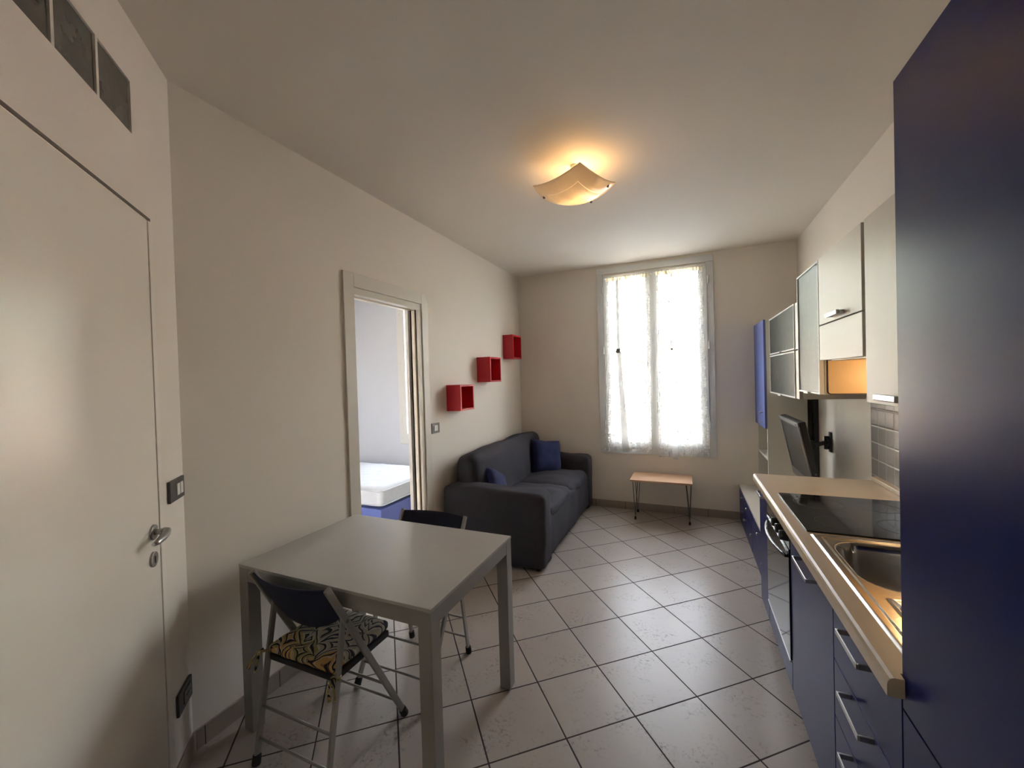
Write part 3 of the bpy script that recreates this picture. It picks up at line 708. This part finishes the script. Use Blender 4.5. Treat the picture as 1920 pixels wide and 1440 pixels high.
k.box(FX-.011, FX-.006, 2.125, 2.625, .694, .702)
k.tube(pts, .0062, 12); k.build('oven_handle', mat('dark_chrome', (.10, .10, .105), .25, 1), ov)
for y in (2.13, 2.22, 2.31):
    kb = MB(); kb.tube([(FX-.004, y, .768), (FX-.026, y, .768), (FX-.036, y, .768)], [.024, .022, .020], 18); kk_ = kb.build('control_knob', black_pl, ov, bev=.001)
    MB().box(FX-.0375, FX-.0345, y-.0015, y+.0015, .770, .786).build('pointer', sw_white, kk_)
u3 = base_unit('base_cabinet', 'blue base cabinet under the sink with a single door', 1.533, 2.102, .655)
d_ = B(FX, FX+.019, 1.5355, 2.0995, .09, .822).build('cabinet_door', blue_m, u3, bev=.0012); bar_handle(d_, 1.70, 1.905, .762)
u4 = base_unit('drawer_cabinet', 'blue drawer unit with bow handles beside the tall cupboard', 1.090, 1.532, .655)
for (z0, z1, hz) in ((.612, .822, .770), (.434, .608, .592), (.256, .430, .418), (.09, .252, .238)):
    d_ = B(FX, FX+.019, 1.0925, 1.5295, z0, z1).build('drawer_front', blue_m, u4, bev=.0012); bar_handle(d_, 1.235, 1.39, hz)
# worktop: slab with cut-out for the sink bowl, rounded front lip that runs on past the tall cupboard
wt = thing('worktop', 'cream laminate kitchen worktop with rounded front edge', 'worktop', (.66, 2.0, CB))
wk = MB(); LX = .368
sx0, sx1, sy0, sy1 = .470, .86, 1.46, 1.86
wk.box(FX-.0029, sx0-.008, 1.0892, 2.935, CB, CT); wk.box(sx1+.008, XR-.002, 1.091, 2.935, CB, CT)
wk.box(sx0-.008, sx1+.008, 1.091, sy0-.008, CB, CT); wk.box(sx0-.008, sx1+.008, sy1+.008, 2.935, CB, CT)
wk.build('slab', counter_m, wt)
edge = [(LX+.0105, CB-.004), (LX+.0105, CT)]
prof = [(FX-.003, CT), (LX+.012, CT), (LX+.005, CT-.003), (LX+.001, CT-.010), (LX, CT-.018), (LX, CB-.004), (FX-.003, CB-.004)]
lp_ = MB(); lp_.prism([(x, z) for x, z in prof], 'y', 1.068, 2.937); lp_.build('front_lip', counter_m, wt)
B(XR-.034, XR-.002, 1.091, 2.935, CT+.0005, CT+.024).build('upstand', counter_m, wt, bev=.003)
struct(B(XR-.006, XR, 1.09, 3.012, CT-.03, 1.40).build('wall_backsplash', tile_m), 'grey square kitchen wall tiles behind the worktop')
# cooktop
ck = thing('cooktop', 'black glass cooktop set in the worktop', 'cooktop', (.67, 2.2, CT))
B(.423, .918, 1.928, 2.488, CT+.0004, CT+.006).build('glass_plate', black_glass, ck, bev=.0015)
rp_m = mat('ring_print', (.06, .06, .06), .3)
for (x, y, r) in ((.56, 2.07, .075), (.79, 2.07, .095), (.56, 2.34, .095), (.79, 2.34, .075)):
    mk = MB(); n_ = 40
    for i in range(n_):
        a0, a1 = 2*PI*i/n_, 2*PI*(i+1)/n_
        mk.bm.faces.new([mk.bm.verts.new((x+rr*math.cos(a), y+rr*math.sin(a), CT+.0062)) for rr, a in ((r, a0), (r, a1), (r+.0015, a1), (r+.0015, a0))])
    bmesh.ops.remove_doubles(mk.bm, verts=mk.bm.verts[:], dist=1e-5)
    mk.build('ring_marking', rp_m, ck)
# sink with bowl and drainer
sk = thing('sink', 'stainless steel inset sink with bowl and ribbed drainer', 'sink', (.68, 1.5, CT))
SXa, SXb, SYa, SYb = .428, .935, 1.095, 1.902
BX_, BY_, BW, BH, BR = (.480+.865)/2, (1.49+1.845)/2, .865-.480, 1.845-1.49, .085
def rr_sdf(x, y):
    qx = abs(x-BX_)-(BW/2-BR); qy = abs(y-BY_)-(BH/2-BR)
    return math.hypot(max(qx, 0), max(qy, 0)) + min(max(qx, qy), 0) - BR
def skz(x, y):
    z = CT+.006
    e = min(x-SXa, SXb-x, y-SYa, SYb-y)
    z -= .005*max(0, 1-e/.007)
    if e > .028: z -= .0035*min(1, (e-.028)/.005)          # shallow step inside the rim
    d = rr_sdf(x, y)
    if d < .006: z -= .185*min(1, max(0, (.006-d)/.024))**.7 + .004*0
    if y < 1.43 and .495 < x < .90 and y > 1.12:            # drainer ribs
        fade = min(1, (1.43-y)/.015, (y-1.12)/.015)
        z += .0045*fade*max(0, math.cos((x-.50)*2*PI/.048))**1.0 - .002*fade
    dd = math.hypot(x-.50, y-1.475)
    return z
nx, ny = 150, 230
mb = MB(); mb.grid(lambda a, b: (SXa+(SXb-SXa)*a, SYa+(SYb-SYa)*b, skz(SXa+(SXb-SXa)*a, SYa+(SYb-SYa)*b)), nx, ny)
mb.build('sink_top', steel, sk)
MB().tube([(BX_, BY_, CT-.1800), (BX_, BY_, CT-.1755)], .038, 28).build('drain', chrome, sk, bev=.002)
fa = thing('kitchen_tap', 'chrome mixer tap standing behind the sink bowl', 'tap', (.915, 1.50, CT)) if False else None

# ================================================================== tall blue cupboard
tcup = thing('tall_cupboard', 'tall dark blue kitchen cupboard at the right edge of the photo', 'cupboard', (.70, .79, 0))
B(FX+.020, XR-.003, .487, 1.0885, .09, 2.088).build('carcass', blue_m, tcup)
B(FX, FX+.019, .489, 1.0875, .792, 2.090).build('upper_door', blue_m, tcup, bev=.0012)
B(FX, FX+.019, .489, 1.0875, .09, .788).build('lower_door', blue_m, tcup, bev=.0012)
B(FX+.045, FX+.060, .489, 1.0875, 0, .089).build('plinth', blue_m, tcup)

# ================================================================== wall cabinets
UX = .650
def wall_unit(name, label, y0, y1, z0, z1, front_to=None):
    t = thing(name, label, 'cabinet', ((UX+XR)/2, (y0+y1)/2, z0))
    k = MB(); a, b = UX+.020, XR-.003; th = .016
    k.box(a, b, y0, y0+th, z0, z1); k.box(a, b, y1-th, y1, z0, z1); k.box(a, b, y0+th, y1-th, z0, z0+th); k.box(a, b, y0+th, y1-th, z1-th, z1); k.box(b-.008, b, y0+th, y1-th, z0+th, z1-th)
    k.build('carcass', white_cab, t, bev=.001); return t
def glass_door(par, y0, y1, z0, z1):
    f = MB().frame('x', UX-.002, UX+.018, y0, y1, z0, z1, .010).build('glass_door', sw_white, par, bev=.001)
    B(UX+.004, UX+.009, y0+.009, y1-.009, z0+.009, z1-.009).build('frosted_pane', frost_m, f)
    ym = (y0+y1)/2 - (.0)
    B(UX-.016, UX-.002, ym-.045, ym+.045, z0-.003, z0+.007).build('handle', sw_white, f, bev=.001)
g1 = wall_unit('glass_wall_cabinet', 'short wall cabinet with two stacked frosted glass flap doors', 3.092, 4.050, 1.318, 1.942)
glass_door(g1, 3.178, 4.046, 1.640, 1.940); glass_door(g1, 3.178, 4.046, 1.319, 1.632)
B(UX+.004, UX+.0195, 3.094, 3.176, 1.319, 1.632).build('filler_panel', alu, g1, bev=.001); B(UX+.004, UX+.0195, 3.094, 3.176, 1.640, 1.940).build('filler_panel', alu, g1, bev=.001)
B(UX+.03, XR-.012, 3.11, 4.03, 1.632, 1.640).build('shelf', white_cab, g1)
g2 = wall_unit('glass_wall_cabinet', 'tall narrow wall cabinet with one full height frosted glass door', 2.634, 3.084, 1.370, 2.087)
glass_door(g2, 2.636, 3.082, 1.371, 2.086)
B(UX+.03, XR-.012, 2.652, 3.066, 1.72, 1.728).build('shelf', white_cab, g2)
# honey coloured inner panel on the side of the tall glass cabinet, below the hood
k = MB(); pp = [(UX+.034, 1.70), (UX+.034, 1.388), (UX+.037, 1.380), (UX+.045, 1.376), (XR-.004, 1.376), (XR-.004, 1.70)]
k.prism(pp, 'y', 2.626, 2.633); k.build('side_lining', honey_m, g2)
k = MB(); k.prism([(UX+.030, 1.70), (UX+.030, 1.386), (UX+.034, 1.376), (UX+.044, 1.371), (XR-.004, 1.371), (XR-.004, 1.70)], 'y', 2.6315, 2.6335); k.build('dark_joint', plate2_m, g2)
h1 = wall_unit('hood_cabinet', 'cream hood cabinet with lift-up flap and pull-out front', 2.045, 2.622, 1.556, 2.087)
d_ = B(UX-.002, UX+.018, 2.052, 2.624, 1.738, 2.087).build('flap_door', white_cab, h1, bev=.0015)
def bow(par, y0, y1, z, x):
    k = MB(); k.prism([(y0, z-.012), (y1, z-.012), (y1-.012, z+.006), (y0+.012, z+.006)], 'x', x-.034, x-.026)
    k.box(x-.028, x, y0+.006, y0+.016, z-.010, z+.004); k.box(x-.028, x, y1-.016, y1-.006, z-.010, z+.004)
    return k
k = MB().box(UX-.034, UX-.020, 2.245, 2.405, 1.752, 1.772).box(UX-.020, UX-.002, 2.245, 2.258, 1.754, 1.770).box(UX-.020, UX-.002, 2.392, 2.405, 1.754, 1.770); k.build('handle', chrome, d_, bev=.004)
B(UX-.002, UX+.018, 2.052, 2.624, 1.553, 1.732).build('hood_front', white_cab, h1, bev=.0015)
B(UX+.03, XR-.01, 2.06, 2.61, 1.548, 1.5555).build('hood_grille', alu, h1)
glow = bpy.data.materials.new('hood_bulb_glow'); glow.use_nodes = True; g = G(glow); e = g.n.new('ShaderNodeEmission'); e.inputs[0].default_value = (1, .62, .27, 1); e.inputs[1].default_value = 2
g.l.new(e.outputs[0], g.n['Material Output'].inputs[0])
MB().tube([(.92, 2.40, 1.546), (.92, 2.40, 1.536)], .022, 18).build('hood_lamp', glow, h1)
hl = bpy.data.lights.new('hood_light', 'POINT'); hl.energy = .17; hl.color = (1, .64, .31); hl.shadow_soft_size = .03
ho = bpy.data.objects.new('hood_light', hl); COL.objects.link(ho); ho.location = (.92, 2.40, 1.455)
h2 = wall_unit('wall_cabinet', 'cream wall cabinet with plain door, right beside the tall blue cupboard', 1.431, 2.022, 1.372, 2.087)
d_ = B(UX-.002, UX+.018, 1.433, 2.020, 1.371, 2.087).build('cabinet_door', white_cab, h2, bev=.0015)
k = MB().box(UX-.034, UX-.020, 1.700, 1.868, 1.388, 1.410).box(UX-.020, UX-.002, 1.700, 1.714, 1.390, 1.408).box(UX-.020, UX-.002, 1.854, 1.868, 1.390, 1.408); k.build('handle', chrome, d_, bev=.004)

# ================================================================== bedroom
bd = thing('bed', 'blue bed base seen through the bedroom doorway', 'bed', (-3.8, 3.7, 0))
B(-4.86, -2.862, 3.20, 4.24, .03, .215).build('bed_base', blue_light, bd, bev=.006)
for x in (-4.8, -2.93):
    for y in (3.26, 4.18): B(x-.02, x+.02, y-.02, y+.02, 0, .03).build('foot', black_pl, bd)
mt = thing('mattress', 'white quilted mattress lying on the blue bed base', 'mattress', (-3.8, 3.7, .216))
def quilt(o): return o
def quilt(o):
    if o.z > .06: o.z += .006*(abs(math.sin((o.x+o.y*.5)*PI/.16)) * abs(math.sin((o.y-o.x*.5)*PI/.16)))**.5 - .003
    return o
MB().soft((-3.87, 3.72, .328), (2.02, 1.04, .205), .055, 76, puff=(0, 0, .006), amp=.003, freq=11, warp=quilt).build('mattress_body', matt_m, mt)
k = MB()
for z in (.255, .395):
    a, b, c_, d__ = -4.87, -2.855, 3.205, 4.235
    k.tube([(a, c_, z), (b-.04, c_, z), (b, c_+.04, z), (b, d__-.02, z)], .007, 8)
k.build('piping', matt_m, mt)

# ================================================================== the view outside
bm1 = mat('outside_plaster_pink', (.60, .47, .41), .9, scale=1); bm2 = mat('outside_plaster_cream', (.66, .60, .48), .9, scale=1)
bm3 = mat('outside_terracotta', (.42, .22, .14), .9, var=.15, scale=2); grv = mat('outside_gravel', (.13, .145, .16), .95, var=.4, scale=9)
hillm = mat('hill_scrub', (.26, .28, .23), .95, var=.5, scale=.35); wht = mat('outside_white', (.5, .5, .49), .8); drk = mat('outside_window', (.08, .09, .1), .4)
struct(B(-30, 30, 5.3, 25, -1.7, -1.5).build('ground_terrace', grv))
pw = thing('parapet_wall', 'terracotta parapet wall across the courtyard outside', 'wall', (0, 25, -1.5))
B(-30, 30, 25, 25.3, -1.5, -.62).build('wall_body', bm3, pw); B(-30, 30, 24.95, 25.35, -.62, -.5).build('coping', wht, pw); B(-30, 30, 25, 25.3, -.5, -.22).build('upper_band', bm2, pw)
rl = thing('railing', 'white railing on the parapet seen through the curtains', 'railing', (0, 25.1, -.22))
B(-14, 14, 25.1, 25.16, 1.0, 1.08).build('top_rail', wht, rl); B(-14, 14, 25.1, 25.16, -.1, -.04).build('bottom_rail', wht, rl)
k = MB()
for i in range(150): k.box(-14+i*.187, -13.95+i*.187, 25.11, 25.15, -.05, 1.0)
kb = k.build('balusters', wht, rl); kb['kind'] = 'stuff'
def building(label, x0, x1, y0, z1, m_):
    t = thing('building', label, 'building', ((x0+x1)/2, y0, -1.5)); B(x0, x1, y0, y0+8, -1.5, z1).build('facade', m_, t)
    B(x0-.3, x1+.3, y0-.3, y0+8.3, z1, z1+.3).build('roof', bm3, t)
    n = int((x1-x0)/3)
    for i in range(n):
        x = x0+1.2+i*3
        if x+1.1 < x1: B(x, x+1.0, y0-.05, y0, z1-2.0, z1-.5).build('window', drk, t)
building('pink building across the courtyard, to the right', -2.6, 12, 31, 3.1, bm1)
building('cream building across the courtyard, to the left', -16, -3.6, 33, 2.6, bm2)
k = MB()
def hz_(x, y): return -2 + 26*max(0, (y-42)/60)**.9 + 2.5*noise.noise(Vector((x*.05, y*.05, 0))) + .8*noise.noise(Vector((x*.3, y*.3, 3)))
k.grid(lambda a, b: (-90+180*a, 42+70*b, hz_(-90+180*a, 42+70*b) - 5*abs(a-.3)), 60, 40); struct(k.build('hill_slope', hillm))
